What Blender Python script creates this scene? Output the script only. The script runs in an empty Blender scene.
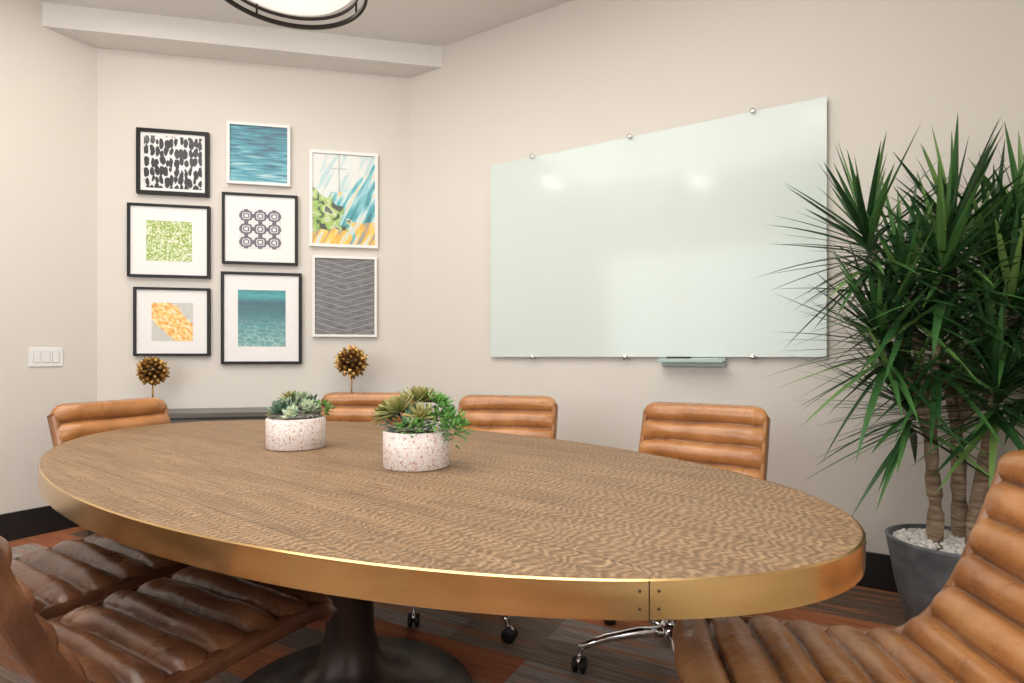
import bpy, math, random
from mathutils import Vector, Matrix, noise
random.seed(7)
sc = bpy.context.scene
COL = sc.collection
sc.view_settings.view_transform = 'Standard'
sc.view_settings.look = 'None'

# ------------------------------------------------------------------ helpers
def N(nt, typ, ins=None, **props):
    n = nt.nodes.new(typ)
    for k, v in props.items():
        setattr(n, k, v)
    if ins:
        for k, v in ins.items():
            s = n.inputs[k]
            if isinstance(v, bpy.types.NodeSocket):
                nt.links.new(v, s)
            else:
                if s.type == 'RGBA' and len(v) == 3:
                    v = (*v, 1)
                s.default_value = v
    return n

def newmat(name, color=(.8, .8, .8), rough=.5, metal=0., spec=.5):
    m = bpy.data.materials.new(name); m.use_nodes = True
    nt = m.node_tree
    b = nt.nodes['Principled BSDF']
    b.inputs['Base Color'].default_value = (*color, 1)
    b.inputs['Roughness'].default_value = rough
    b.inputs['Metallic'].default_value = metal
    b.inputs['Specular IOR Level'].default_value = spec
    return m, nt, b

def ramp(nt, fac, stops, interp='LINEAR'):
    r = nt.nodes.new('ShaderNodeValToRGB')
    r.color_ramp.interpolation = interp
    els = r.color_ramp.elements
    while len(els) < len(stops): els.new(.5)
    for e, (p, c) in zip(els, stops):
        e.position = p; e.color = (*c, 1)
    nt.links.new(fac, r.inputs[0])
    return r.outputs[0]

def M(nt, op, a, b=0.0, c=0.0):
    n = nt.nodes.new('ShaderNodeMath'); n.operation = op
    for i, v in enumerate((a, b, c)):
        if isinstance(v, bpy.types.NodeSocket): nt.links.new(v, n.inputs[i])
        else: n.inputs[i].default_value = v
    return n.outputs[0]

def mixc(nt, f, a, b, mode='MIX'):
    n = nt.nodes.new('ShaderNodeMix'); n.data_type = 'RGBA'; n.blend_type = mode
    def st(s, v):
        if isinstance(v, bpy.types.NodeSocket): nt.links.new(v, s)
        else: s.default_value = v if isinstance(v, float) else (*v, 1)
    st(n.inputs[0], f); st(n.inputs[6], a); st(n.inputs[7], b)
    return n.outputs[2]

def bump(nt, bsdf, h, strength=.2, dist=.01):
    n = N(nt, 'ShaderNodeBump', {'Height': h, 'Strength': strength, 'Distance': dist})
    nt.links.new(n.outputs[0], bsdf.inputs['Normal'])

def objcoord(nt, scale=(1, 1, 1), kind='Object', loc=(0, 0, 0), rot=(0, 0, 0)):
    """rotate first, then scale (so stretched textures follow the rotated axes)"""
    t = nt.nodes.new('ShaderNodeTexCoord')
    v = t.outputs[kind]
    if rot != (0, 0, 0):
        v = N(nt, 'ShaderNodeMapping', {'Vector': v, 'Rotation': rot}).outputs[0]
    m = N(nt, 'ShaderNodeMapping', {'Vector': v, 'Scale': scale, 'Location': loc})
    return m.outputs[0]

def empty(name, loc=(0, 0, 0), rz=0.):
    e = bpy.data.objects.new(name, None); COL.objects.link(e)
    e.location = loc; e.rotation_euler = (0, 0, rz); e.empty_display_size = .1
    return e

def mobj(name, verts, faces, mat=None, parent=None, smooth=False, loc=(0, 0, 0), rot=(0, 0, 0)):
    me = bpy.data.meshes.new(name)
    me.from_pydata([tuple(v) for v in verts], [], faces); me.update()
    if smooth:
        for p in me.polygons: p.use_smooth = True
    o = bpy.data.objects.new(name, me); COL.objects.link(o)
    if mat:
        for mm in (mat if isinstance(mat, list) else [mat]): me.materials.append(mm)
    o.location = loc; o.rotation_euler = rot
    if parent: o.parent = parent
    return o

def boxgeo(x0, x1, y0, y1, z0, z1):
    v = [(x, y, z) for x in (x0, x1) for y in (y0, y1) for z in (z0, z1)]
    f = [(0, 1, 3, 2), (4, 6, 7, 5), (0, 4, 5, 1), (2, 3, 7, 6), (0, 2, 6, 4), (1, 5, 7, 3)]
    return v, f

def box(name, b, mat, parent=None, bevel=0, loc=(0, 0, 0), rot=(0, 0, 0)):
    v, f = boxgeo(*b)
    o = mobj(name, v, f, mat, parent, False, loc, rot)
    if bevel:
        m = o.modifiers.new('b', 'BEVEL'); m.width = bevel; m.segments = 3
    return o

def lathe(name, prof, mat, parent=None, seg=48, loc=(0, 0, 0), smooth=True, rot=(0, 0, 0), auto=True):
    vs = []; fs = []
    for r, z in prof:
        for i in range(seg):
            a = 2 * math.pi * i / seg
            vs.append((r * math.cos(a), r * math.sin(a), z))
    for j in range(len(prof) - 1):
        for i in range(seg):
            k = (i + 1) % seg
            fs.append((j * seg + i, j * seg + k, (j + 1) * seg + k, (j + 1) * seg + i))
    o = mobj(name, vs, fs, mat, parent, smooth, loc, rot)
    return o

def tubegeo(pts, rad, seg=10, vs=None, fs=None):
    if vs is None: vs = []; fs = []
    base = len(vs); n = len(pts)
    pts = [Vector(p) for p in pts]
    up = Vector((0, 0, 1))
    for j, p in enumerate(pts):
        t = (pts[min(j + 1, n - 1)] - pts[max(j - 1, 0)]).normalized()
        a = t.cross(up)
        if a.length < .05: a = t.cross(Vector((0, 1, 0)))
        a.normalize(); b = t.cross(a).normalized()
        r = rad[j] if isinstance(rad, (list, tuple)) else rad
        for i in range(seg):
            th = 2 * math.pi * i / seg
            vs.append(p + (a * math.cos(th) + b * math.sin(th)) * r)
    for j in range(n - 1):
        for i in range(seg):
            k = (i + 1) % seg
            fs.append((base + j * seg + i, base + j * seg + k, base + (j + 1) * seg + k, base + (j + 1) * seg + i))
    fs.append(tuple(base + i for i in range(seg))[::-1]); fs.append(tuple(base + (n - 1) * seg + i for i in range(seg)))
    return vs, fs

def tube(name, pts, rad, mat, parent=None, seg=12):
    v, f = tubegeo(pts, rad, seg)
    return mobj(name, v, f, mat, parent, True)

# ------------------------------------------------------------------ room frame
Cc = Vector((-0.719, 4.09)); Lc = Vector((-2.643, 3.694))
U = Vector((0.8527, -0.5223)); V = Vector((0.5223, 0.8527)); G = Vector((0.9794, 0.2018)); GN = Vector((0.2018, -0.9794))
CEIL = 3.16; SOF = 3.018
AU = math.atan2(U.y, U.x); AG = math.atan2(G.y, G.x); AV = math.atan2(V.y, V.x)
def uv(p, q): return U * p + V * q
PL, PR, QT, QB = -4.18, 0.75, 3.112, -1.7

# ------------------------------------------------------------------ materials
def wallmat(name, col, r=.85):
    m, nt, b = newmat(name, col, r, spec=.25)
    c = objcoord(nt)
    n = N(nt, 'ShaderNodeTexNoise', {'Vector': c, 'Scale': 180., 'Detail': 3.})
    n2 = N(nt, 'ShaderNodeTexNoise', {'Vector': c, 'Scale': .8})
    col2 = tuple(x * .97 for x in col)
    nt.links.new(mixc(nt, n2.outputs[0], col, col2), b.inputs['Base Color'])
    bump(nt, b, n.outputs[0], .12, .002)
    return m
m_wall = wallmat('wall_paint', (.70, .655, .60))
m_ceil = wallmat('ceiling_paint', (.76, .735, .70))
m_base, _, _ = newmat('black_baseboard', (.012, .012, .013), .45)

# carpet : grey-brown and rust plank tiles with soft streaks
m_carpet, nt, b = newmat('carpet_stripes', (.1, .07, .05), .95, spec=.1)
CR = math.radians(28)
c = objcoord(nt, rot=(0, 0, CR))
br = N(nt, 'ShaderNodeTexBrick', {'Vector': c, 'Color1': (0, 0, 0), 'Color2': (1, 1, 1), 'Mortar': (.3, .3, .3), 'Scale': 1., 'Mortar Size': .001,
     'Brick Width': .9, 'Row Height': .18, 'Bias': 0.})
br.offset = .37
nz = N(nt, 'ShaderNodeTexNoise', {'Vector': objcoord(nt, (3.5, 60, 1), rot=(0, 0, CR)), 'Scale': 1.5, 'Detail': 3.})
nz2 = N(nt, 'ShaderNodeTexNoise', {'Vector': objcoord(nt, (1.2, 14, 1), rot=(0, 0, CR), loc=(3, 7, 0)), 'Scale': 1.5, 'Detail': 1.})
base = ramp(nt, br.outputs[0], [(0, (.14, .095, .07)), (.22, (.27, .215, .18)), (.40, (.42, .15, .065)), (.58, (.36, .31, .28)), (.74, (.38, .13, .06)), (.88, (.16, .12, .095))], 'CONSTANT')
sc1 = mixc(nt, ramp(nt, nz.outputs[0], [(.42, (0, 0, 0)), (.62, (.5, .5, .5))]), base, (.10, .066, .05))
sc2 = mixc(nt, ramp(nt, nz2.outputs[0], [(.54, (0, 0, 0)), (.60, (.55, .55, .55))]), sc1, (.42, .16, .075))
nt.links.new(sc2, b.inputs['Base Color'])
fn = N(nt, 'ShaderNodeTexNoise', {'Vector': objcoord(nt), 'Scale': 400.})
bump(nt, b, fn.outputs[0], .5, .004)

# leather
def leather(name, dark, mid, light):
    m, nt, b = newmat(name, mid, .36, spec=.6)
    c = objcoord(nt)
    n1 = N(nt, 'ShaderNodeTexNoise', {'Vector': c, 'Scale': 6., 'Detail': 5., 'Roughness': .6})
    n2 = N(nt, 'ShaderNodeTexNoise', {'Vector': objcoord(nt, (1.0, .6, .6)), 'Scale': 18., 'Detail': 3.5, 'Distortion': 1.0})
    n3 = N(nt, 'ShaderNodeTexVoronoi', {'Vector': c, 'Scale': 260.})
    col = ramp(nt, n1.outputs[0], [(.3, dark), (.5, mid), (.72, light)])
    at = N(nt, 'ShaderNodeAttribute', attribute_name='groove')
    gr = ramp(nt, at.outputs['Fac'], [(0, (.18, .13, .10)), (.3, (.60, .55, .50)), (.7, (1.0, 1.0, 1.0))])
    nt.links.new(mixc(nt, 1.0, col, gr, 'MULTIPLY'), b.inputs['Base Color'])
    h = M(nt, 'ADD', n2.outputs[0], M(nt, 'MULTIPLY', n3.outputs[0], .05))
    bump(nt, b, h, .34, .012)
    nt.links.new(M(nt, 'MULTIPLY_ADD', n2.outputs[0], .2, .20), b.inputs['Roughness'])
    b.inputs['Coat Weight'].default_value = .15; b.inputs['Coat Roughness'].default_value = .28
    return m
m_lea = leather('cognac_leather', (.27, .105, .032), (.42, .178, .056), (.54, .26, .095))
m_lea_d = leather('cognac_leather_shaded', (.075, .028, .013), (.155, .060, .027), (.27, .118, .055))  # same leather as cognac, with the shade on the near-left chairs painted in
m_lea_r = leather('tan_leather', (.23, .088, .028), (.38, .160, .052), (.51, .25, .092))
m_chrome, _, _ = newmat('polished_chrome', (.8, .8, .81), .12, 1.)
m_black, _, _ = newmat('black_plastic', (.01, .01, .011), .4)
# brass
m_brass, nt, b = newmat('brushed_brass', (.62, .38, .12), .3, .92)
n = N(nt, 'ShaderNodeTexNoise', {'Vector': objcoord(nt, (1, 1, 4)), 'Scale': 3.5, 'Detail': 4.})
nt.links.new(ramp(nt, n.outputs[0], [(.3, (.58, .36, .14)), (.6, (.76, .51, .22)), (.8, (.88, .64, .32))]), b.inputs['Base Color'])
nt.links.new(M(nt, 'MULTIPLY_ADD', n.outputs[0], .22, .10), b.inputs['Roughness'])
m_gold, nt, b = newmat('antique_gold', (.42, .25, .08), .38, 1.)
m_screw, _, _ = newmat('dark_screw', (.05, .035, .02), .4, .8)
m_bronze, nt, b = newmat('dark_bronze', (.035, .024, .02), .33, .6)

# table wood (object x = long axis)
m_wood, nt, b = newmat('rough_sawn_oak', (.4, .27, .17), .5, spec=.4)
t = objcoord(nt)
sep = N(nt, 'ShaderNodeSeparateXYZ', {'Vector': t})
X, Y = sep.outputs[0], sep.outputs[1]
grain = N(nt, 'ShaderNodeTexNoise', {'Vector': objcoord(nt, (2.0, 34, 1)), 'Scale': 3., 'Detail': 8., 'Roughness': .75, 'Distortion': .3})
big = N(nt, 'ShaderNodeTexNoise', {'Vector': objcoord(nt, (1.2, 9, 1)), 'Scale': 2., 'Detail': 4.})
warp = N(nt, 'ShaderNodeTexNoise', {'Vector': objcoord(nt, (1, 2.6, 1)), 'Scale': 9., 'Detail': 4.})
xw = M(nt, 'MULTIPLY_ADD', warp.outputs[0], .085, X)
saw = M(nt, 'SINE', M(nt, 'MULTIPLY', xw, 360.))
saw = M(nt, 'MULTIPLY_ADD', saw, .5, .5)
patch = N(nt, 'ShaderNodeTexNoise', {'Vector': objcoord(nt, (9, 42, 1)), 'Scale': 4., 'Detail': 5., 'Roughness': .6})
pm = ramp(nt, patch.outputs[0], [(.43, (.0, .0, .0)), (.55, (1, 1, 1))])
sawm = M(nt, 'MULTIPLY', saw, pm)
pl = M(nt, 'FLOOR', M(nt, 'DIVIDE', M(nt, 'ADD', Y, .1), .225))
wn = N(nt, 'ShaderNodeTexWhiteNoise', {'W': pl}, noise_dimensions='1D')
seam = M(nt, 'ABSOLUTE', M(nt, 'SUBTRACT', M(nt, 'FRACT', M(nt, 'DIVIDE', M(nt, 'ADD', Y, .1), .225)), .5))
seamf = M(nt, 'GREATER_THAN', seam, .493)
cg = ramp(nt, grain.outputs[0], [(.30, (.10, .048, .020)), (.5, (.26, .148, .070)), (.74, (.46, .295, .155))])
cs = mixc(nt, M(nt, 'MULTIPLY', sawm, .62), cg, (.56, .385, .22))
cs = mixc(nt, M(nt, 'MULTIPLY', M(nt, 'MULTIPLY', M(nt, 'SUBTRACT', 1., saw), pm), .62), cs, (.07, .034, .015))
cs = mixc(nt, ramp(nt, big.outputs[0], [(.4, (0, 0, 0)), (.7, (.45, .45, .45))]), cs, (.14, .076, .036))
cs = mixc(nt, M(nt, 'MULTIPLY', wn.outputs[0], .15), cs, (.15, .09, .05))
cs = mixc(nt, M(nt, 'MULTIPLY', seamf, .55), cs, (.035, .022, .015))
nt.links.new(cs, b.inputs['Base Color'])
bump(nt, b, M(nt, 'ADD', sawm, M(nt, 'MULTIPLY', grain.outputs[0], 1.)), .6, .005)

m_white, _, _ = newmat('white_plastic', (.82, .81, .79), .35)
m_glassb, nt, b = newmat('white_backed_glass', (.625, .705, .665), .12, spec=.4)
m_glassedge, _, _ = newmat('glass_edge_green', (.22, .36, .31), .1)
m_tray, _, _ = newmat('tray_acrylic', (.35, .47, .42), .15)
m_conc, nt, b = newmat('grey_concrete', (.09, .1, .115), .6)
n = N(nt, 'ShaderNodeTexNoise', {'Vector': objcoord(nt), 'Scale': 14., 'Detail': 6.})
nt.links.new(ramp(nt, n.outputs[0], [(.3, (.075, .083, .095)), (.7, (.17, .18, .195))]), b.inputs['Base Color'])
m_peb, nt, b = newmat('white_pebbles', (.8, .78, .74), .6)
g = N(nt, 'ShaderNodeNewGeometry')
nt.links.new(ramp(nt, g.outputs['Random Per Island'], [(0, (.9, .88, .84)), (1, (.62, .59, .55))]), b.inputs['Base Color'])
# terrazzo
m_terr, nt, b = newmat('terrazzo', (.8, .75, .7), .4)
c = objcoord(nt)
v1 = N(nt, 'ShaderNodeTexVoronoi', {'Vector': c, 'Scale': 150., 'Randomness': 1.})
chip = M(nt, 'LESS_THAN', v1.outputs['Distance'], .42)
sepc = N(nt, 'ShaderNodeSeparateColor', {'Color': v1.outputs['Color']})
chipc = ramp(nt, sepc.outputs[0], [(0, (.50, .24, .19)), (.18, (.78, .74, .70)), (.4, (.45, .35, .31)), (.52, (.66, .46, .40)), (.75, (.80, .76, .72))], 'CONSTANT')
nt.links.new(mixc(nt, chip, (.70, .61, .57), chipc), b.inputs['Base Color'])

def leafmat(name, stops, rough=.4):
    m, nt, b = newmat(name, stops[0][1], rough)
    g = N(nt, 'ShaderNodeNewGeometry')
    nt.links.new(ramp(nt, g.outputs['Random Per Island'], stops), b.inputs['Base Color'])
    return m
m_dra = leafmat('dracaena_leaf', [(0, (.014, .045, .014)), (.5, (.03, .10, .028)), (.85, (.07, .18, .045)), (1, (.18, .30, .08))], .3)
m_suc1 = leafmat('succulent_pale', [(0, (.20, .30, .16)), (.5, (.34, .43, .28)), (1, (.55, .55, .36))], .5)
m_suc2 = leafmat('succulent_olive', [(0, (.15, .17, .04)), (.5, (.27, .27, .08)), (1, (.40, .33, .12))], .45)
m_suc3 = leafmat('succulent_green', [(0, (.05, .17, .03)), (.5, (.12, .30, .06)), (1, (.22, .42, .10))], .45)
m_sucd = leafmat('succulent_dark', [(0, (.03, .07, .045)), (1, (.11, .19, .12))], .45)
m_soil, _, _ = newmat('dark_moss', (.03, .035, .015), .95)
m_bark, nt, b = newmat('trunk_bark', (.3, .22, .15), .85)
n = N(nt, 'ShaderNodeTexNoise', {'Vector': objcoord(nt, (1, 1, 6)), 'Scale': 14., 'Detail': 5.})
nt.links.new(ramp(nt, n.outputs[0], [(.3, (.16, .10, .06)), (.7, (.46, .35, .24))]), b.inputs['Base Color'])
bump(nt, b, n.outputs[0], .6, .01)
m_console, _, _ = newmat('console_charcoal', (.055, .05, .048), .4)
m_console_top, _, _ = newmat('console_top', (.10, .088, .08), .35)
m_fblack, _, _ = newmat('frame_black', (.008, .0075, .008), .45, spec=.3)
m_fwhite, _, _ = newmat('frame_white', (.80, .78, .75), .4)
m_mat, _, _ = newmat('picture_mat', (.82, .80, .78), .6)

# ------------------------------------------------------------------ room
def wallbox(name, a, b_, z0, z1, th, mat, inward):
    """vertical slab from a to b_, thickness th outwards (away from inward)"""
    o = -inward.normalized() * th
    pts = [a, b_, b_ + o, a + o]
    vs = [(p.x, p.y, z0) for p in pts] + [(p.x, p.y, z1) for p in pts]
    fs = [(0, 1, 2, 3), (4, 7, 6, 5), (0, 4, 5, 1), (1, 5, 6, 2), (2, 6, 7, 3), (3, 7, 4, 0)]
    return mobj(name, vs, fs, mat)
TL = Lc.copy(); TR = uv(PR, QT); BR = uv(PR, QB); BL = uv(PL, QB)
wallbox('wall_right', Cc, TR, 0, CEIL, .12, m_wall, -V)
wallbox('wall_gallery', Lc, Cc, 0, CEIL, .12, m_wall, GN)
wallbox('wall_left', BL, Lc, 0, CEIL, .12, m_wall, U)
wallbox('wall_back', BL, BR, 0, CEIL, .12, m_wall, V)
wallbox('wall_side', TR, BR, 0, CEIL, .12, m_wall, -U)
def slab(name, z0, z1, mat):
    e = .15
    pts = [uv(PL - e, QB - e), uv(PR + e, QB - e), uv(PR + e, QT + e), Cc + V * e, Lc - GN * e - U * .05]
    n = len(pts)
    vs = [(p.x, p.y, z0) for p in pts] + [(p.x, p.y, z1) for p in pts]
    fs = [tuple(range(n))[::-1], tuple(range(n, 2 * n))] + [(i, (i + 1) % n, (i + 1) % n + n, i + n) for i in range(n)]
    return mobj(name, vs, fs, mat)
slab('floor', -.1, 0, m_carpet); slab('ceiling', CEIL, CEIL + .1, m_ceil)
pts = [Cc, Cc + U * .287, Lc - V * .288, Lc]
vs = [(p.x, p.y, SOF) for p in pts] + [(p.x, p.y, CEIL) for p in pts]
mobj('trim_soffit', vs, [(0, 1, 2, 3), (4, 7, 6, 5), (0, 4, 5, 1), (1, 5, 6, 2), (2, 6, 7, 3), (3, 7, 4, 0)], m_ceil)
for nm, a, b_, inw in (('baseboard_right', Cc, TR, -V), ('baseboard_gallery', Lc, Cc, GN), ('baseboard_left', BL, Lc, U), ('baseboard_back', BL, BR, V), ('baseboard_side', TR, BR, -U)):
    i = inw * .015
    wallbox(nm, a + i, b_ + i, 0, .16, .0148, m_base, inw)

# windows behind the camera (back wall & side wall): frame + bright pane
m_pane, nt, b = newmat('daylight_pane', (.8, .85, .9), .2)
b.inputs['Emission Color'].default_value = (.93, .97, 1, 1); b.inputs['Emission Strength'].default_value = 1.2
def window(name, cx, rz, w, z0, z1, power):
    e = empty(name, (cx.x, cx.y, 0), rz)
    fr = .05
    box('frame_top', (-w / 2, w / 2, -.04, 0, z1 - fr, z1), m_fwhite, e)
    box('frame_bottom', (-w / 2, w / 2, -.04, 0, z0, z0 + fr), m_fwhite, e)
    for i in range(4):
        x = -w / 2 + fr / 2 + i * (w - fr) / 3
        box('mullion_%d' % i, (x - fr / 2, x + fr / 2, -.039, 0, z0 + fr, z1 - fr), m_fwhite, e)
    box('pane', (-w / 2 + .02, w / 2 - .02, -.012, -.004, z0 + .02, z1 - .02), m_pane, e)
    ld = bpy.data.lights.new(name + '_daylight', 'AREA'); ld.shape = 'RECTANGLE'; ld.size = w; ld.size_y = z1 - z0
    ld.energy = power; ld.color = (1., .98, .95)
    lo = bpy.data.objects.new(name + '_daylight', ld); COL.objects.link(lo); lo.parent = e
    lo.location = (0, -.06, (z0 + z1) / 2); lo.rotation_euler = (math.radians(90), 0, 0)
    return e
# local -y faces into the room
window('window_1', uv(-1.7, QB), AU + math.pi, 3.0, .9, 2.5, 45)
window('window_2', uv(PR, .15), AV - math.pi, 1.8, .9, 2.6, 15)

# ------------------------------------------------------------------ ceiling lights
m_emit, nt, b = newmat('lamp_diffuser', (.9, .87, .8), .5)
b.inputs['Emission Color'].default_value = (1, .93, .82, 1); b.inputs['Emission Strength'].default_value = 1.6
def fill_downlight(p, power):  # unseen ceiling downlights, added to light the room
    e = empty('added_downlight', (p.x, p.y, CEIL))
    lathe('trim_ring', [(.065, -.001), (.085, -.001), (.085, -.008), (.065, -.006)], m_white, e, 32)
    lathe('lens', [(.0005, -.003), (.065, -.003)], m_emit, e, 32)
    if power:
        ld = bpy.data.lights.new('fill_downlight', 'AREA'); ld.shape = 'DISK'; ld.size = .26; ld.energy = power; ld.color = (1, .93, .84)
        lo = bpy.data.objects.new('light', ld); COL.objects.link(lo); lo.parent = e; lo.location = (0, 0, -.02)
for p, q, pw in ((-3.3, 1.3, 6), (-2.2, 1.9, 3), (-.5, 2.0, 1.2), (-3.2, .0, 4), (-1.7, .3, 0), (-.4, .5, 1.2), (-1.7, -.9, 5)):
    fill_downlight(uv(p, q), pw)

pe = empty('pendant_lamp', (-.775, 2.0, 0))
PZ = 2.33
m_shade, nt, b = newmat('linen_shade', (.9, .87, .8), .7)
b.inputs['Emission Color'].default_value = (1, .94, .85, 1); b.inputs['Emission Strength'].default_value = .8
m_dbronze, _, _ = newmat('pendant_bronze', (.03, .022, .018), .35, .7)
lathe('diffuser', [(.0005, PZ + .012), (.12, PZ + .012), (.21, PZ + .02), (.232, PZ + .04), (.235, PZ + .17), (.23, PZ + .18), (.0005, PZ + .18)], m_shade, pe, 64)
def ring(name, r, z, h, w):
    lathe(name, [(r - w, z), (r, z), (r, z + h), (r - w, z + h), (r - w, z)], m_dbronze, pe, 72, smooth=False)
ring('ring_lower', .270, PZ, .014, .010)
ring('ring_inner', .243, PZ + .02, .010, .006)
ring('ring_upper', .270, PZ + .17, .02, .012)
for i in range(4):
    a = math.pi / 4 + i * math.pi / 2
    tube('strut_%d' % i, [(.265 * math.cos(a), .265 * math.sin(a), PZ + .01), (.265 * math.cos(a), .265 * math.sin(a), PZ + .18)], .004, m_dbronze, pe, 8)
    tube('spoke_%d' % i, [(.265 * math.cos(a), .265 * math.sin(a), PZ + .185), (0, 0, PZ + .2)], .004, m_dbronze, pe, 8)
lathe('finial', [(.0005, PZ - .012), (.008, PZ - .008), (.012, PZ), (.016, PZ + .008), (.004, PZ + .014)], m_dbronze, pe, 20)
tube('stem', [(0, 0, PZ + .18), (0, 0, CEIL - .02)], .008, m_dbronze, pe)
lathe('canopy', [(.0005, CEIL - .03), (.06, CEIL - .028), (.065, CEIL - .001), (.0005, CEIL - .001)], m_dbronze, pe, 32)

# added soft fill light under the ceiling, not a fixture of the room
ld = bpy.data.lights.new('ceiling_fill_light', 'AREA'); ld.shape = 'RECTANGLE'; ld.size = 2.8; ld.size_y = 2.4; ld.energy = 76; ld.color = (1, .955, .89)
lo = bpy.data.objects.new('ceiling_fill_light', ld); COL.objects.link(lo); p = uv(-1.5, .7); lo.location = (p.x, p.y, CEIL - .03); lo.rotation_euler = (0, 0, AU)

# ------------------------------------------------------------------ table
TC = (-.494, 1.769); TA, TB = 1.349, .69; TANG = math.radians(-37.9); TH = .75; RIM = .054
te = empty('oval_conference_table', (TC[0], TC[1], 0), TANG)
def ell(a, b_, n=160): return [(a * math.cos(2 * math.pi * i / n), b_ * math.sin(2 * math.pi * i / n)) for i in range(n)]
n = 160
o_ = ell(TA - .004, TB - .004)
vs = [(x, y, TH) for x, y in o_] + [(x, y, TH - .048) for x, y in o_]
fs = [tuple(range(n)), tuple(range(2 * n - 1, n - 1, -1))] + [(i, i + n, (i + 1) % n + n, (i + 1) % n) for i in range(n)]
mobj('table_top', vs, fs, m_wood, te)
rp = [(-.004, TH + .001), (0, TH - .001), (0, TH - RIM + .001), (-.004, TH - RIM), (-.004, TH + .001)]
vs = []; fs = []
for off, z in rp:
    vs += [(x, y, z) for x, y in ell(TA + off, TB + off)]
for j in range(4):
    for i in range(n):
        k = (i + 1) % n
        fs.append((j * n + i, (j + 1) * n + i, (j + 1) * n + k, j * n + k))
ro = mobj('brass_rim', vs, fs, m_brass, te, True)
mod = ro.modifiers.new('es', 'EDGE_SPLIT'); mod.split_angle = math.radians(40)
# screws and joints on the rim
def rimpt(t, off=0):
    x, y = TA * math.cos(t), TB * math.sin(t)
    nn = Vector((math.cos(t) / TA, math.sin(t) / TB)).normalized()
    return Vector((x, y)) + nn * off, math.atan2(nn.y, nn.x)
for j, t0 in enumerate([math.radians(a) for a in (-32, -148, 178, 32, 148, 5)]):
    for d in (-.014, .014):
        p, a = rimpt(t0 + d, .0005)
        for z in (TH - .014, TH - .038):
            lathe('rim_screw', [(.0001, .0012), (.0018, .001), (.0022, -.001)], m_screw, te, 12, (p.x, p.y, z), rot=(0, math.pi / 2, a))
    p, a = rimpt(t0, .0003)
    box('rim_joint', (-.0005, .0006, -.0006, .0006, -RIM + .001, 0), m_screw, te, 0, (p.x, p.y, TH), (0, 0, a))
lathe('pedestal', [(.0005, 0), (.37, 0), (.38, .008), (.37, .02), (.25, .035), (.15, .07), (.095, .13), (.072, .22), (.068, .38), (.08, .52), (.12, .62), (.2, .69), (.28, .7015), (.0005, .7015)], m_bronze, te, 64)

# ------------------------------------------------------------------ chairs
def catmull(P, m=14):
    P = [Vector(p) for p in P]; out = []
    Q = [P[0] * 2 - P[1]] + P + [P[-1] * 2 - P[-2]]
    for i in range(1, len(Q) - 2):
        for k in range(m):
            t = k / m; a, b_, c_, d = Q[i - 1], Q[i], Q[i + 1], Q[i + 2]
            out.append(.5 * ((2 * b_) + (c_ - a) * t + (2 * a - 5 * b_ + 4 * c_ - d) * t * t + (3 * b_ - a - 3 * c_ + d) * t ** 3))
    out.append(P[-1]); return out
def resample(P, step):
    L = [0]
    for i in range(1, len(P)): L.append(L[-1] + (P[i] - P[i - 1]).length)
    n = int(round(L[-1] / step)); res = []; j = 0
    for k in range(n + 1):
        s = L[-1] * k / n
        while j < len(L) - 2 and L[j + 1] < s: j += 1
        f = (s - L[j]) / max(1e-9, L[j + 1] - L[j]); res.append(P[j].lerp(P[j + 1], min(1, f)))
    return res, L[-1]
PROF = [(.285, .405), (.27, .437), (.22, .452), (.05, .447), (-.09, .437), (-.18, .447), (-.25, .50), (-.305, .59), (-.357, .72), (-.405, .862)]
path, plen = resample(catmull(PROF), .0052)
NT = 12; PITCH = plen / NT
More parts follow.
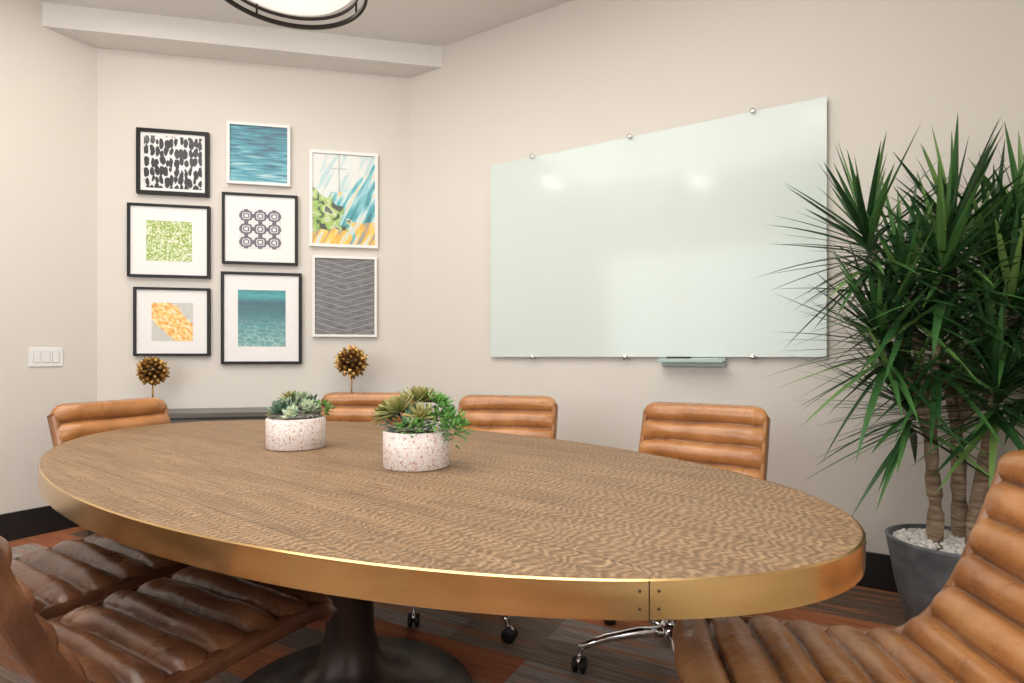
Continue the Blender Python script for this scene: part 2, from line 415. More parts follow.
def chair(x, y, ang, mat, seed=0, base_world=.4):
    e = empty('leather_office_chair', (x, y, 0), ang)  # local +y = facing
    base_rot = math.radians(base_world) - ang
    seg = 56; vs = []; fs = []; gv = []
    n = len(path)
    for j, p in enumerate(path):
        t = (path[min(j + 1, n - 1)] - path[max(j - 1, 0)]).normalized()
        nr = Vector((t.y, -t.x))
        s = plen * j / (n - 1)
        ed = max(0, min(s, plen - s))
        endf = min(1, math.sqrt(ed / .022) + .12)
        cr = .055
        cshr = 0 if ed > cr else cr - math.sqrt(max(0, cr * cr - (cr - ed) ** 2))
        b0_ = abs(math.sin(math.pi * s / PITCH)) ** .5
        hw = .232 + .012 * b0_ - cshr * .8
        for i in range(seg):
            th = 2 * math.pi * i / seg; c_, s_ = math.cos(th), math.sin(th)
            xx = hw * math.copysign(abs(c_) ** .55, c_)
            # seams wander slightly across the width
            sw = s + noise.noise(Vector((xx * 6 + seed * 3, round(s / PITCH) * 5.3, seed))) * .007
            b1 = abs(math.sin(math.pi * sw / PITCH)) ** .48
            tf = (.008 + .036 * b1) * endf; tb = (.012 + .012 * b1) * endf
            nn = (tf if s_ > 0 else tb) * math.copysign(abs(s_) ** .6, s_)
            w = noise.noise(Vector((xx * 9 + seed * 7, s * 8, seed))) * .010
            w += noise.noise(Vector((xx * 34 + seed * 7, s * 12, seed + 4))) * .0038
            if s_ > 0: nn += w * b1 * abs(s_)
            q = p + nr * nn
            vs.append((xx, q.x, q.y)); gv.append(b1 if s_ > 0 else .6 + .4 * b1)
    for j in range(n - 1):
        for i in range(seg):
            k = (i + 1) % seg
            fs.append((j * seg + i, (j + 1) * seg + i, (j + 1) * seg + k, j * seg + k))
    fs.append(tuple(range(seg))); fs.append(tuple((n - 1) * seg + i for i in range(seg))[::-1])
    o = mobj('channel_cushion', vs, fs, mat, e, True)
    at = o.data.attributes.new('groove', 'FLOAT', 'POINT'); at.data.foreach_set('value', gv)
    # side bands
    for sx in (-1, 1):
        vv = []; ff = []
        for j in range(4, n - 7, 2):
            p = path[j]; t = (path[min(j + 1, n - 1)] - path[max(j - 1, 0)]).normalized(); nr = Vector((t.y, -t.x))
            for dx, dn in ((.228, .020), (.243, .017), (.247, -.018), (.228, -.023)):
                q = p + nr * dn; vv.append((sx * dx, q.x, q.y))
        m_ = len(vv) // 4
        for j in range(m_ - 1):
            for i in range(4):
                k = (i + 1) % 4; ff.append((j * 4 + i, j * 4 + k, (j + 1) * 4 + k, (j + 1) * 4 + i))
        ff += [(0, 1, 2, 3), tuple((m_ - 1) * 4 + i for i in (3, 2, 1, 0))]
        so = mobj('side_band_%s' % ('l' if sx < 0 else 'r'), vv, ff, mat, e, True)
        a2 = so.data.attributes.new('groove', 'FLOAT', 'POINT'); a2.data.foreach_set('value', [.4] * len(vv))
    # base
    box('seat_plate', (-.13, .13, -.12, .14, .395, .415), m_black, e, .004)
    for sx in (-1, 1):
        tube('support_bar', [(sx * .12, .16, .42), (sx * .12, -.1, .405), (sx * .12, -.2, .43), (sx * .12, -.27, .49)], .011, m_chrome, e)
    tube('column', [(0, 0, .10), (0, 0, .24)], .028, m_chrome, e, 20)
    tube('gas_piston', [(0, 0, .23), (0, 0, .40)], .016, m_chrome, e, 16)
    lathe('hub', [(.0005, .065), (.04, .065), (.045, .08), (.042, .125), (.03, .14), (.0005, .14)], m_chrome, e, 24)
    for i in range(5):
        a = base_rot + 2 * math.pi * i / 5; ca, sa = math.cos(a), math.sin(a)
        P = [(r * ca, r * sa, z) for r, z in ((.03, .108), (.12, .112), (.24, .102), (.33, .080))]
        tube('arm_%d' % i, P, [.021, .018, .014, .012], m_chrome, e, 12)
        lathe('caster_stem', [(.007, .05), (.007, .085), (.012, .088), (.0005, .09)], m_chrome, e, 12, (.325 * ca, .325 * sa, 0))
        ca2, sa2 = math.cos(a + 1), math.sin(a + 1)
        cx, cy = .325 * ca + .012 * ca2, .325 * sa + .012 * sa2
        for d in (-.014, .014):
            lathe('caster_wheel', [(.0005, -.008), (.022, -.008), (.0275, -.005), (.028, 0), (.0275, .005), (.022, .008), (.0005, .008)], m_black, e, 24,
                  (cx - sa2 * d, cy + ca2 * d, .0285), rot=(0, math.pi / 2, a + 1 + math.pi / 2))
        lathe('caster_hood', [(.0005, -.005), (.02, -.005), (.02, .005), (.0005, .005)], m_chrome, e, 16, (cx, cy, .04), rot=(0, math.pi / 2, a + 1 + math.pi / 2))
    return e
def face(dx, dy): return math.atan2(dy, dx) - math.pi / 2
def chair_back_at(bx, by, dx, dy, mat, seed, br_=.4, off=.36):
    d = Vector((dx, dy)).normalized()
    return chair(bx + d.x * off, by + d.y * off, face(dx, dy), mat, seed, br_)
chair_back_at(-1.70, 2.50, .93, -.36, m_lea, 1, 20)           # left end
chair_back_at(-.76, 3.02, -.05, -1, m_lea, 2, 50)
chair_back_at(-.015, 2.86, -.24, -.97, m_lea, 3, 215, .42)
chair_back_at(.770, 2.33, -.55, -.83, m_lea, 4, 190, .40)
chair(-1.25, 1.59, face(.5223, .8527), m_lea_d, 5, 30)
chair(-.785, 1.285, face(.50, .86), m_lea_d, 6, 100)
chair(.630, 1.045, face(-1, .14), m_lea_r, 7, 10)

# ------------------------------------------------------------------ console + sculptures
def gal(a, out=0, z=0):
    p = Cc - G * a + GN * out
    return (p.x, p.y, z)
ce = empty('console_table', gal(1.06, .018), AG)
W, D, H = 1.66, .36, .715
box('top', (-W / 2, W / 2, -D, 0, H - .03, H), m_console_top, ce, .003)
box('body', (-W / 2 + .02, W / 2 - .02, -D + .02, -.005, .12, H - .03), m_console, ce, .003)
for i in range(4):
    x = -W / 2 + .03 + i * (W - .06) / 4
    box('door_%d' % i, (x + .004, x + (W - .06) / 4 - .004, -D + .004, -D + .02, .135, H - .045), m_console_top, ce, .002)
    box('handle_%d' % i, (x + .33, x + .34, -D - .012, -D + .005, .38, .5), m_brass, ce)
for sx in (-1, 1):
    for y in (-D + .04, -.06):
        box('leg', (sx * (W / 2 - .06) - .02, sx * (W / 2 - .06) + .02, y - .02, y + .02, 0, .12), m_black, ce)
def burr(a, zc, R):
    e = empty('burr_sculpture', gal(a, .20))
    core = R * .5
    lathe('core', [(core * math.sin(math.pi * k / 16) + .0002, zc - core * math.cos(math.pi * k / 16)) for k in range(17)], m_screw, e, 24)
    vs = []; fs = []; n = 72
    for i in range(n):
        zz = 1 - 2 * (i + .5) / n; th = i * 2.399963; r = math.sqrt(1 - zz * zz)
        d = Vector((r * math.cos(th), r * math.sin(th), zz)); L = R * random.uniform(.9, 1.05)
        a1 = d.orthogonal().normalized(); a2 = d.cross(a1)
        b0 = len(vs)
        for rr, ll in ((R * .05, core * .9), (R * .135, R * .80), (R * .04, L)):
            for k in range(4):
                t = 2 * math.pi * k / 4
                vs.append(Vector((0, 0, zc)) + d * ll + (a1 * math.cos(t) + a2 * math.sin(t)) * rr)
        for j in range(2):
            for k in range(4):
                k2 = (k + 1) % 4
                fs.append((b0 + j * 4 + k, b0 + j * 4 + k2, b0 + j * 4 + 4 + k2, b0 + j * 4 + 4 + k))
        fs.append(tuple(b0 + 8 + k for k in range(4)))
    mobj('spikes', vs, fs, m_gold, e)
    tube('rod', [(0, 0, H + .01), (0, 0, zc - core * .8)], .005, m_gold, e, 10)
    box('base', (-.04, .04, -.04, .04, H, H + .018), m_black, e, .003)
burr(1.57, .965, .095); burr(.385, 1.018, .112)

# ------------------------------------------------------------------ pictures
def uvplane(name, w, h, y, mat, parent, zc=0):
    o = mobj(name, [(-w / 2, y, zc - h / 2), (w / 2, y, zc - h / 2), (w / 2, y, zc + h / 2), (-w / 2, y, zc + h / 2)], [(0, 1, 2, 3)], mat, parent)
    l = o.data.uv_layers.new(name='UVMap')
    for i, c_ in enumerate(((0, 0), (1, 0), (1, 1), (0, 1))): l.data[i].uv = c_
    return o
def picture(a, z0, z1, w, fmat, fw, matw, art, depth=.03):
    zc = (z0 + z1) / 2; h = z1 - z0
    e = empty('framed_picture', gal(a, .002, zc), AG)
    vs = []; fs = []
    def fr(wi, hi, y): return [(-wi, y, -hi), (wi, y, -hi), (wi, y, hi), (-wi, y, hi)]
    loops = [fr(w / 2, h / 2, 0), fr(w / 2, h / 2, -depth), fr(w / 2 - fw, h / 2 - fw, -depth), fr(w / 2 - fw, h / 2 - fw, -depth + .014)]
    for l in loops: vs += l
    for j in range(3):
        for i in range(4):
            k = (i + 1) % 4; fs.append((j * 4 + i, j * 4 + k, j * 4 + 4 + k, j * 4 + 4 + i))
    fs.append((0, 3, 2, 1))
    mobj('frame', vs, fs, fmat, e)
    iw, ih = w - 2 * fw, h - 2 * fw
    if matw:
        uvplane('mat_board', iw, ih, -depth + .012, m_mat, e)
        uvplane('artwork', iw - 2 * matw[0], ih - 2 * matw[1], -depth + .0105, art, e)
    else:
        uvplane('artwork', iw, ih, -depth + .012, art, e)
def artmat(name):
    m, nt, b = newmat(name, (.5, .5, .5), .35)
    b.inputs['Coat Weight'].default_value = .2; b.inputs['Coat Roughness'].default_value = .08
    return m, nt, b
def uvc(nt, scale=(1, 1, 1), rot=0., loc=(0, 0, 0)): return objcoord(nt, scale, 'UV', loc, (0, 0, rot) if rot else (0, 0, 0))
# 1 black vertical lozenges in rows
a1, nt, b = artmat('art_black_dashes')
v_ = N(nt, 'ShaderNodeTexNoise', {'Vector': uvc(nt, (5, 5, 1)), 'Scale': 1.4, 'Detail': 2.})
vec = N(nt, 'ShaderNodeVectorMath', {0: uvc(nt, (12, 5.5, 1)), 1: N(nt, 'ShaderNodeVectorMath', {0: v_.outputs['Color'], 1: (1.1, .8, 0)}, operation='MULTIPLY').outputs[0]}, operation='ADD').outputs[0]
vo = N(nt, 'ShaderNodeTexVoronoi', {'Vector': vec, 'Scale': 1., 'Randomness': .42})
nt.links.new(ramp(nt, vo.outputs['Distance'], [(.50, (.02, .02, .025)), (.57, (.74, .73, .74))]), b.inputs['Base Color'])
# 2 teal waves
a2, nt, b = artmat('art_teal_waves')
w_ = N(nt, 'ShaderNodeTexNoise', {'Vector': uvc(nt, (1.4, 16, 1)), 'Scale': 1.6, 'Detail': 6., 'Distortion': .5})
sp = N(nt, 'ShaderNodeSeparateXYZ', {'Vector': uvc(nt)})
f = M(nt, 'ADD', M(nt, 'MULTIPLY', w_.outputs[0], 1.3), M(nt, 'MULTIPLY_ADD', sp.outputs[1], -.25, -.05))
nt.links.new(ramp(nt, f, [(.28, (.02, .10, .16)), (.46, (.03, .24, .32)), (.6, (.10, .36, .44)), (.82, (.50, .64, .66))]), b.inputs['Base Color'])
# 3 abstract : pale sky with a sketched mast on top; teal swathe rising to the right, green lower left, orange at the foot
a3, nt, b = artmat('art_abstract_colour')
sp = N(nt, 'ShaderNodeSeparateXYZ', {'Vector': uvc(nt)})
ux, uy = sp.outputs[0], sp.outputs[1]
wA = N(nt, 'ShaderNodeTexNoise', {'Vector': uvc(nt, (1.6, 2.0, 1)), 'Scale': 1.6, 'Detail': 1.5, 'Distortion': .7})
wB = N(nt, 'ShaderNodeTexNoise', {'Vector': uvc(nt, (1.2, 7, 1), -.95), 'Scale': 1.6, 'Detail': 3., 'Distortion': .4})
wC = N(nt, 'ShaderNodeTexNoise', {'Vector': uvc(nt, (5, 7, 1)), 'Scale': 1.2, 'Detail': 2., 'Distortion': .5})
nA = M(nt, 'MULTIPLY', M(nt, 'SUBTRACT', wA.outputs[0], .5), .9)
sky = ramp(nt, wB.outputs[0], [(.40, (.66, .70, .68)), (.52, (.70, .70, .66)), (.60, (.44, .60, .62))])
teal = ramp(nt, wB.outputs[0], [(.34, (.02, .16, .20)), (.44, (.06, .36, .42)), (.52, (.30, .58, .62)), (.60, (.68, .72, .68)), (.66, (.85, .50, .12))])
green = ramp(nt, wC.outputs[0], [(.40, (.05, .07, .05)), (.45, (.26, .44, .10)), (.55, (.42, .55, .16)), (.60, (.62, .68, .48)), (.66, (.10, .12, .09))])
orange = ramp(nt, wB.outputs[0], [(.38, (.30, .32, .28)), (.45, (.82, .42, .06)), (.56, (.85, .58, .12)), (.62, (.62, .66, .58))])
# teal swathe below a diagonal that rises to the right
mt = M(nt, 'LESS_THAN', M(nt, 'ADD', uy, nA), M(nt, 'MULTIPLY_ADD', ux, .55, .30))
col = mixc(nt, mt, sky, teal)
mg = M(nt, 'LESS_THAN', M(nt, 'ADD', M(nt, 'ADD', uy, nA), M(nt, 'MULTIPLY', ux, .75)), .62)
col = mixc(nt, mg, col, green)
mo = M(nt, 'LESS_THAN', M(nt, 'ADD', uy, M(nt, 'MULTIPLY', nA, .7)), M(nt, 'MULTIPLY_ADD', ux, .12, .09))
col = mixc(nt, mo, col, orange)
mast = M(nt, 'MULTIPLY', M(nt, 'LESS_THAN', M(nt, 'ABSOLUTE', M(nt, 'SUBTRACT', ux, .42)), .010), M(nt, 'GREATER_THAN', uy, .58))
bar = M(nt, 'MULTIPLY', M(nt, 'LESS_THAN', M(nt, 'ABSOLUTE', M(nt, 'SUBTRACT', uy, .84)), .006), M(nt, 'LESS_THAN', M(nt, 'ABSOLUTE', M(nt, 'SUBTRACT', ux, .42)), .12))
col = mixc(nt, M(nt, 'MULTIPLY', M(nt, 'MAXIMUM', mast, bar), .5), col, (.12, .15, .16))
nt.links.new(col, b.inputs['Base Color'])
# 4 green floral
a4, nt, b = artmat('art_green_floral')
no = N(nt, 'ShaderNodeTexNoise', {'Vector': uvc(nt), 'Scale': 10., 'Detail': 3., 'Distortion': 2.5})
nt.links.new(ramp(nt, no.outputs[0], [(.38, (.20, .32, .03)), (.50, (.36, .48, .10)), (.54, (.68, .72, .42)), (.6, (.74, .75, .62))]), b.inputs['Base Color'])
# 5 retro interlocking rings
a5, nt, b = artmat('art_retro_rings')
sp = N(nt, 'ShaderNodeSeparateXYZ', {'Vector': uvc(nt)})
fx = M(nt, 'ABSOLUTE', M(nt, 'SUBTRACT', M(nt, 'FRACT', M(nt, 'MULTIPLY', sp.outputs[0], 3.)), .5))
fy = M(nt, 'ABSOLUTE', M(nt, 'SUBTRACT', M(nt, 'FRACT', M(nt, 'MULTIPLY', sp.outputs[1], 3.)), .5))
d4 = M(nt, 'POWER', M(nt, 'ADD', M(nt, 'POWER', M(nt, 'MULTIPLY', fx, 1.0), 3.5), M(nt, 'POWER', M(nt, 'MULTIPLY', fy, 1.12), 3.5)), 1 / 3.5)
ringc = ramp(nt, d4, [(0, (.70, .69, .70)), (.13, (.11, .10, .13)), (.22, (.70, .69, .70)), (.29, (.11, .10, .13)), (.43, (.70, .69, .70))], 'CONSTANT')
bridge = M(nt, 'MULTIPLY', M(nt, 'GREATER_THAN', d4, .29), M(nt, 'LESS_THAN', M(nt, 'MINIMUM', fx, fy), .15))
nt.links.new(mixc(nt, bridge, ringc, (.11, .10, .13)), b.inputs['Base Color'])
# 6 orange / yellow diagonal pattern with blue-grey areas in two corners
a6, nt, b = artmat('art_orange_stripes')
no = N(nt, 'ShaderNodeTexNoise', {'Vector': uvc(nt, (5, 9, 1), .75), 'Scale': 1.6, 'Detail': 2., 'Distortion': .3})
nb = N(nt, 'ShaderNodeTexNoise', {'Vector': uvc(nt, (2, 2, 1)), 'Scale': 1.8, 'Detail': 2.})
sp = N(nt, 'ShaderNodeSeparateXYZ', {'Vector': uvc(nt)})
warm = ramp(nt, no.outputs[0], [(.36, (.74, .26, .02)), (.46, (.82, .42, .05)), (.54, (.84, .60, .16)), (.62, (.80, .70, .42))])
dd = M(nt, 'SUBTRACT', M(nt, 'ADD', sp.outputs[0], sp.outputs[1]), 1.)
dd = M(nt, 'ADD', M(nt, 'ABSOLUTE', dd), M(nt, 'MULTIPLY', nb.outputs[0], .5))
cool = ramp(nt, dd, [(.66, (0, 0, 0)), (.74, (.8, .8, .8))])
nt.links.new(mixc(nt, cool, warm, (.44, .50, .52)), b.inputs['Base Color'])
# 7 underwater
a7, nt, b = artmat('art_underwater')
wv = N(nt, 'ShaderNodeTexVoronoi', {'Vector': uvc(nt, (4, 12, 1)), 'Scale': 1.4}, feature='DISTANCE_TO_EDGE')
no = N(nt, 'ShaderNodeTexNoise', {'Vector': uvc(nt, (3, 14, 1)), 'Scale': 2., 'Detail': 4., 'Distortion': .8})
sp = N(nt, 'ShaderNodeSeparateXYZ', {'Vector': uvc(nt)})
basec = ramp(nt, sp.outputs[1], [(0, (.12, .32, .31)), (.35, (.05, .24, .25)), (.6, (.01, .12, .15)), (.78, (.0, .08, .11)), (.9, (.02, .32, .33)), (1, (.0, .20, .23))])
hl = M(nt, 'MULTIPLY', ramp(nt, wv.outputs[0], [(0, (1, 1, 1)), (.12, (0, 0, 0))]), ramp(nt, sp.outputs[1], [(0, (.7, .7, .7)), (.55, (.05, .05, .05))]))
cc = mixc(nt, hl, basec, (.45, .66, .60))
cc = mixc(nt, ramp(nt, no.outputs[0], [(.5, (0, 0, 0)), (.68, (.5, .5, .5))]), cc, (.0, .08, .10))
nt.links.new(cc, b.inputs['Base Color'])
# 8 grey planks
a8, nt, b = artmat('art_grey_planks')
sp = N(nt, 'ShaderNodeSeparateXYZ', {'Vector': uvc(nt)})
colm = M(nt, 'MULTIPLY', M(nt, 'PINGPONG', sp.outputs[0], .5), .22)
st_ = M(nt, 'FRACT', M(nt, 'MULTIPLY', M(nt, 'ADD', sp.outputs[1], colm), 13.))
no = N(nt, 'ShaderNodeTexNoise', {'Vector': uvc(nt, (3, 20, 1)), 'Scale': 2., 'Detail': 4.})
cb = ramp(nt, no.outputs[0], [(.3, (.09, .09, .095)), (.7, (.23, .225, .23))])
nt.links.new(mixc(nt, M(nt, 'LESS_THAN', st_, .10), cb, (.36, .35, .345)), b.inputs['Base Color'])
picture(1.515, 2.100, 2.521, .428, m_fblack, .022, (.02, .02), a1)
picture(.993, 2.197, 2.606, .396, m_fwhite, .018, None, a2)
picture(.446, 1.802, 2.457, .452, m_fwhite, .020, None, a3)
picture(1.538, 1.565, 2.037, .486, m_fblack, .016, (.092, .09), a4)
picture(.985, 1.667, 2.137, .471, m_fblack, .016, (.088, .088), a5)
picture(1.52, 1.057, 1.50, .451, m_fblack, .016, (.088, .082), a6)
picture(.975, 1.003, 1.614, .504, m_fblack, .018, (.085, .10), a7)
picture(.44, 1.188, 1.74, .425, m_fwhite, .016, None, a8)

# ------------------------------------------------------------------ whiteboard
def rw(bb, out=0, z=0):
    p = Cc + U * bb - V * out
    return (p.x, p.y, z)
we = empty('glass_whiteboard', rw(1.644, .022), AU)
WW = 1.888
o = box('glass_panel', (-WW / 2, WW / 2, -.006, 0, 1.05, 2.27), [m_glassb, m_glassedge], we)
for p in o.data.polygons:
    if abs(p.normal.y) < .5: p.material_index = 1
for bb, z in ((1.009, 2.27), (1.629, 2.27), (2.265, 2.27), (1.009, 1.05), (1.60, 1.05), (2.265, 1.05)):
    lathe('standoff_clip', [(.0005, -.02), (.012, -.02), (.013, -.016), (.013, .012), (.0005, .012)], m_chrome, we, 20, (bb - 1.644, -.004, z), rot=(math.radians(-90), 0, 0))
box('tray_shelf', (.16, .49, -.075, -.006, 1.022, 1.030), m_tray, we, .002)
box('tray_lip', (.16, .49, -.078, -.072, 1.022, 1.042), m_tray, we, .002)
box('tray_back', (.16, .49, -.008, .02, 1.000, 1.046), m_tray, we, .002)
box('eraser', (.20, .32, -.06, -.02, 1.030, 1.052), m_black, we, .004)
tube('marker', [(.34, -.05, 1.037), (.46, -.05, 1.037)], .007, m_white, we)
# switch plate on left wall
pL = Lc - V * .27 + U * .001
se = empty('light_switch_plate', (pL.x, pL.y, 1.05), AV)
m_gap, _, _ = newmat('switch_gap', (.35, .34, .33), .6)
box('plate', (-.085, .085, -.007, 0, -.058, .058), m_white, se, .003)
for i in range(3):
    x = (i - 1) * .047
    box('rocker_%d' % i, (x - .016, x + .016, -.012, -.006, -.033, .033), m_white, se, .002)
    box('gap_%d' % i, (x - .018, x + .018, -.0075, -.006, -.035, .035), m_gap, se)

# ------------------------------------------------------------------ dracaena
PX, PY = 1.645, 2.18
de = empty('potted_dracaena', (PX, PY, 0))
lathe('pot', [(.0005, 0), (.120, 0), (.133, .01), (.175, .19), (.203, .355), (.205, .363), (.197, .367), (.187, .363), (.178, .29), (.0005, .28)], m_conc, de, 64)
vs = []; fs = []
ico = [Vector(v) for v in [(0, 0, 1), (.894, 0, .447), (.276, .851, .447), (-.724, .526, .447), (-.724, -.526, .447), (.276, -.851, .447), (.724, .526, -.447), (-.276, .851, -.447), (-.894, 0, -.447), (-.276, -.851, -.447), (.724, -.526, -.447), (0, 0, -1)]]
icf = [(0, 1, 2), (0, 2, 3), (0, 3, 4), (0, 4, 5), (0, 5, 1), (1, 6, 2), (2, 7, 3), (3, 8, 4), (4, 9, 5), (5, 10, 1), (6, 7, 2), (7, 8, 3), (8, 9, 4), (9, 10, 5), (10, 6, 1), (11, 7, 6), (11, 8, 7), (11, 9, 8), (11, 10, 9), (11, 6, 10)]
for i in range(750):
    r = .178 * math.sqrt(random.random()); a = random.uniform(0, 6.28)
    s = random.uniform(.008, .014); c_ = Vector((r * math.cos(a), r * math.sin(a), .343 + .03 * (1 - r / .18) + random.uniform(-.006, .008)))
    b0 = len(vs)
    sc_ = Vector((random.uniform(.8, 1.3), random.uniform(.8, 1.3), random.uniform(.6, 1)))
    for v_ in ico: vs.append(c_ + Vector((v_.x * sc_.x, v_.y * sc_.y, v_.z * sc_.z)) * s)
    fs += [tuple(b0 + k for k in f_) for f_ in icf]
mobj('pebbles', vs, fs, m_peb, de, True)
lathe('soil', [(.0005, .343), (.183, .333)], m_peb, de, 40)
# rosettes (world coords), stems
ros = [(1.34, 2.20, 1.53, 0), (1.64, 2.16, 1.55, 1), (1.86, 2.10, 1.52, 1), (1.34, 2.12, 1.17, 0), (1.72, 2.00, 1.27, 2),
       (1.66, 1.98, .98, 2), (1.86, 2.02, 1.02, 1), (1.45, 2.16, .93, 0), (1.92, 2.08, 1.30, 1), (1.54, 2.12, 1.14, 1), (1.50, 2.02, 1.40, 0), (1.74, 2.1, 1.44, 1), (1.42, 2.1, 1.34, 0)]
basep = [Vector((1.58, 2.16, .33)), Vector((1.69, 2.18, .33)), Vector((1.66, 2.10, .33))]
midp = [Vector((1.56, 2.16, .74)), Vector((1.66, 2.17, .80)), Vector((1.70, 2.08, .70))]
vs = []; fs = []
for k in range(3):
    bp, mp = basep[k], midp[k]
    pts = [bp.lerp(mp, t / 6) + Vector((noise.noise(Vector((k * 3, t * .6, 0))) * .015, 0, 0)) for t in range(7)]
    tubegeo(pts, [.029 - .0012 * t for t in range(7)], 14, vs, fs)
for (x, y, z, k) in ros:
    mp = midp[k]; tp = Vector((x, y, z)); c_ = mp.lerp(tp, .4) + Vector((0, 0, .05))
    pts = [(1 - t) ** 2 * mp + 2 * t * (1 - t) * c_ + t * t * tp for t in [i / 8 for i in range(9)]]
    tubegeo(pts, [.019 - .001 * i for i in range(9)], 10, vs, fs)
mobj('trunks', [Vector(v) - Vector((PX, PY, 0)) for v in vs], fs, m_bark, de, True)
vs = []; fs = []
def clampw(p):
    d = (Cc - p.xy).dot(V)
    if d < .04: p = p - Vector((V.x, V.y, 0)) * (.04 - d)
    e_ = PR - p.xy.dot(U)
    if e_ < .04: p = p - Vector((U.x, U.y, 0)) * (.04 - e_)
    return p
def dleaf(o, d, L, w, droop):
    side = d.cross(Vector((0, 0, 1)))
    if side.length < .1: side = Vector((1, 0, 0))
    side.normalize(); nrm = side.cross(d).normalized()
    b0 = len(vs); K = 7
    for i in range(K + 1):
        t = i / K
        p = o + d * L * t + Vector((0, 0, -1)) * droop * L * t * t
        ww = w * (.55 + .45 * math.sin(min(1, t * 2.5) * math.pi / 2)) * (1 - t ** 2.2) + .0004
        for s_, h_ in ((-1, .25), (0, 0), (1, .25)):
            vs.append(clampw(p + side * s_ * ww + nrm * h_ * ww))
    for i in range(K):
        for s_ in (0, 1):
            q = b0 + i * 3 + s_; fs.append((q, q + 1, q + 4, q + 3))
for ri, (x, y, z, k) in enumerate(ros):
    n = 78
    mp = midp[k]; ax = (Vector((x, y, z)) - mp); ax.normalize(); ax = (ax * .8 + Vector((0, 0, .8))).normalized()
    for i in range(n):
        t = i / n
        polar = math.radians(8 + 112 * t ** .8 + random.uniform(-8, 8)); az = i * 2.39996 + random.uniform(-.2, .2)
        a1_ = ax.orthogonal().normalized(); a2_ = ax.cross(a1_)
        d = (ax * math.cos(polar) + (a1_ * math.cos(az) + a2_ * math.sin(az)) * math.sin(polar)).normalized()
        o_p = Vector((x, y, z)) - ax * (.16 * t) 
        L = random.uniform(.31, .47) * (1 - .2 * abs(t - .5))
        dleaf(o_p, d, L, random.uniform(.010, .0145), random.uniform(.0, .18) * (.4 + t))
mobj('leaves', [Vector(v) - Vector((PX, PY, 0)) for v in vs], fs, m_dra, de, False)

# ------------------------------------------------------------------ succulents
def fat_leaf(o, d, up, L, w, th, vs, fs, curl=.3):
    side = d.cross(up)
    if side.length < .05: side = d.orthogonal()
    side.normalize(); nr = side.cross(d).normalized(); b0 = len(vs); K = 6; S = 6
    for i in range(K + 1):
        t = i / K; ww = w * max(0, math.sin(math.pi * min(1, (.18 + .82 * t)))) ** .7 * (1 if t < .99 else .05) + .0003
        p = o + d * L * t + nr * curl * L * t * t
        for k in range(S):
            a = 2 * math.pi * k / S
            vs.append(p + side * math.cos(a) * ww + nr * math.sin(a) * ww * th)
    for i in range(K):
        for k in range(S):
            k2 = (k + 1) % S
            fs.append((b0 + i * S + k, b0 + i * S + k2, b0 + (i + 1) * S + k2, b0 + (i + 1) * S + k))
def rosette(name, c_, R_, n, mat, par, ax=Vector((0, 0, 1)), w=.28, curl=.35):
    vs = []; fs = []; ax = Vector(ax).normalized(); a1_ = ax.orthogonal().normalized(); a2_ = ax.cross(a1_)
    for i in range(n):
        t = (i + 1) / n; az = i * 2.39996; pol = math.radians(10 + 78 * t)
        d = ax * math.cos(pol) + (a1_ * math.cos(az) + a2_ * math.sin(az)) * math.sin(pol)
        L = R_ * (.45 + .55 * t)
        fat_leaf(Vector(c_), d, ax, L, R_ * w * (.5 + .5 * t), .35, vs, fs, curl)
    return mobj(name, vs, fs, mat, par, True)
def leafcluster(name, c_, R_, n, mat, par, size=.012, squash=.7):
    vs = []; fs = []
    for i in range(n):
        d = Vector((random.gauss(0, 1), random.gauss(0, 1), random.gauss(.3, .8))).normalized()
        p = Vector(c_) + Vector((d.x, d.y, d.z * squash)) * R_ * random.uniform(.5, 1)
        dd = (d + Vector((random.uniform(-.6, .6), random.uniform(-.6, .6), random.uniform(-.3, .6)))).normalized()
        fat_leaf(p, dd, Vector((0, 0, 1)), size * random.uniform(1, 1.8), size * .42, .25, vs, fs, .2)
    return mobj(name, vs, fs, mat, par, True)
def planter(x, y, r, h):
    e = empty('succulent_planter', (x, y, TH))
    lathe('pot', [(.0005, .001), (r - .003, .001), (r, .004), (r, h - .003), (r - .003, h), (r - .009, h), (r - .010, h - .02), (.0005, h - .02)], m_terr, e, 64)
    lathe('moss', [(.0005, h - .004), (r * .6, h - .008), (r - .011, h - .018)], m_soil, e, 32)
    return e
pa = planter(-.718, 1.93, .094, .10)
rosette('succulent_a', (-.035, -.03, .125), .052, 26, m_sucd, pa, (-.2, -.4, 1), .34)
rosette('succulent_b', (.045, -.02, .13), .042, 22, m_suc1, pa, (.4, -.3, 1), .36)
rosette('succulent_c', (0, .04, .15), .055, 24, m_suc1, pa, (0, 0, 1), .22)
rosette('succulent_d', (-.07, .02, .12), .045, 18, m_suc2, pa, (-.7, 0, 1), .2, .1)
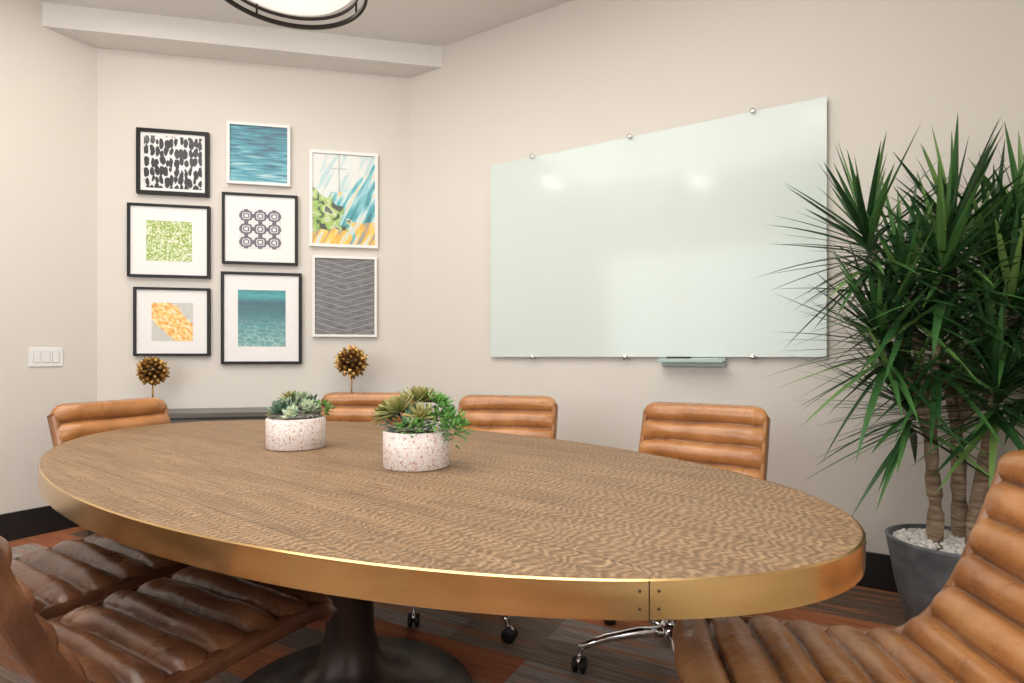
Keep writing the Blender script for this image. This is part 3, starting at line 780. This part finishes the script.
rosette('succulent_e', (.01, -.065, .115), .036, 18, m_suc1, pa, (0, -.8, 1), .36)
rosette('succulent_f', (-.03, .03, .16), .05, 20, m_suc2, pa, (-.2, 0, 1), .16, .1)
leafcluster('filler_leaves', (.0, .0, .115), .085, 120, m_suc1, pa, .010)
leafcluster('filler_dark', (.02, .02, .115), .078, 130, m_sucd, pa, .012)
leafcluster('filler_bright', (.07, .03, .12), .045, 70, m_suc3, pa, .012)
pb = planter(-.263, 1.595, .090, .10)
rosette('succulent_a', (-.045, -.01, .15), .08, 40, m_suc2, pb, (-.4, -.2, 1), .12, .15)
rosette('succulent_b', (.005, .04, .175), .078, 40, m_suc2, pb, (.1, 0, 1), .12, .15)
rosette('succulent_c', (-.085, .03, .14), .065, 32, m_suc2, pb, (-.9, 0, .8), .13, .15)
rosette('succulent_d', (.02, -.05, .14), .055, 26, m_suc2, pb, (0, -.5, 1), .15, .2)
rosette('succulent_e', (.06, .02, .17), .055, 26, m_suc3, pb, (.4, 0, 1), .15, .2)
leafcluster('green_a', (.07, -.01, .125), .058, 170, m_suc3, pb, .012)
leafcluster('green_b', (.11, -.03, .10), .045, 130, m_suc3, pb, .011, 1.)
leafcluster('green_c', (.0, -.06, .11), .04, 80, m_suc3, pb, .011, .6)
leafcluster('green_d', (-.02, .0, .115), .07, 120, m_sucd, pb, .014)
rosette('rosette_white', (.0, -.05, .13), .03, 16, m_suc1, pb, (0, -.6, 1), .36)

# ------------------------------------------------------------------ world & camera
w = bpy.data.worlds.new('World'); sc.world = w; w.use_nodes = True
w.node_tree.nodes['Background'].inputs[0].default_value = (.8, .85, .9, 1); w.node_tree.nodes['Background'].inputs[1].default_value = .3
cd = bpy.data.cameras.new('camera'); cd.lens = 580 / 1024 * 36; cd.sensor_width = 36; cd.shift_y = 15.5 / 1024; cd.clip_start = .02
co = bpy.data.objects.new('camera', cd); COL.objects.link(co); co.location = (0, 0, 1.05); co.rotation_euler = (math.radians(90), 0, 0)
sc.camera = co
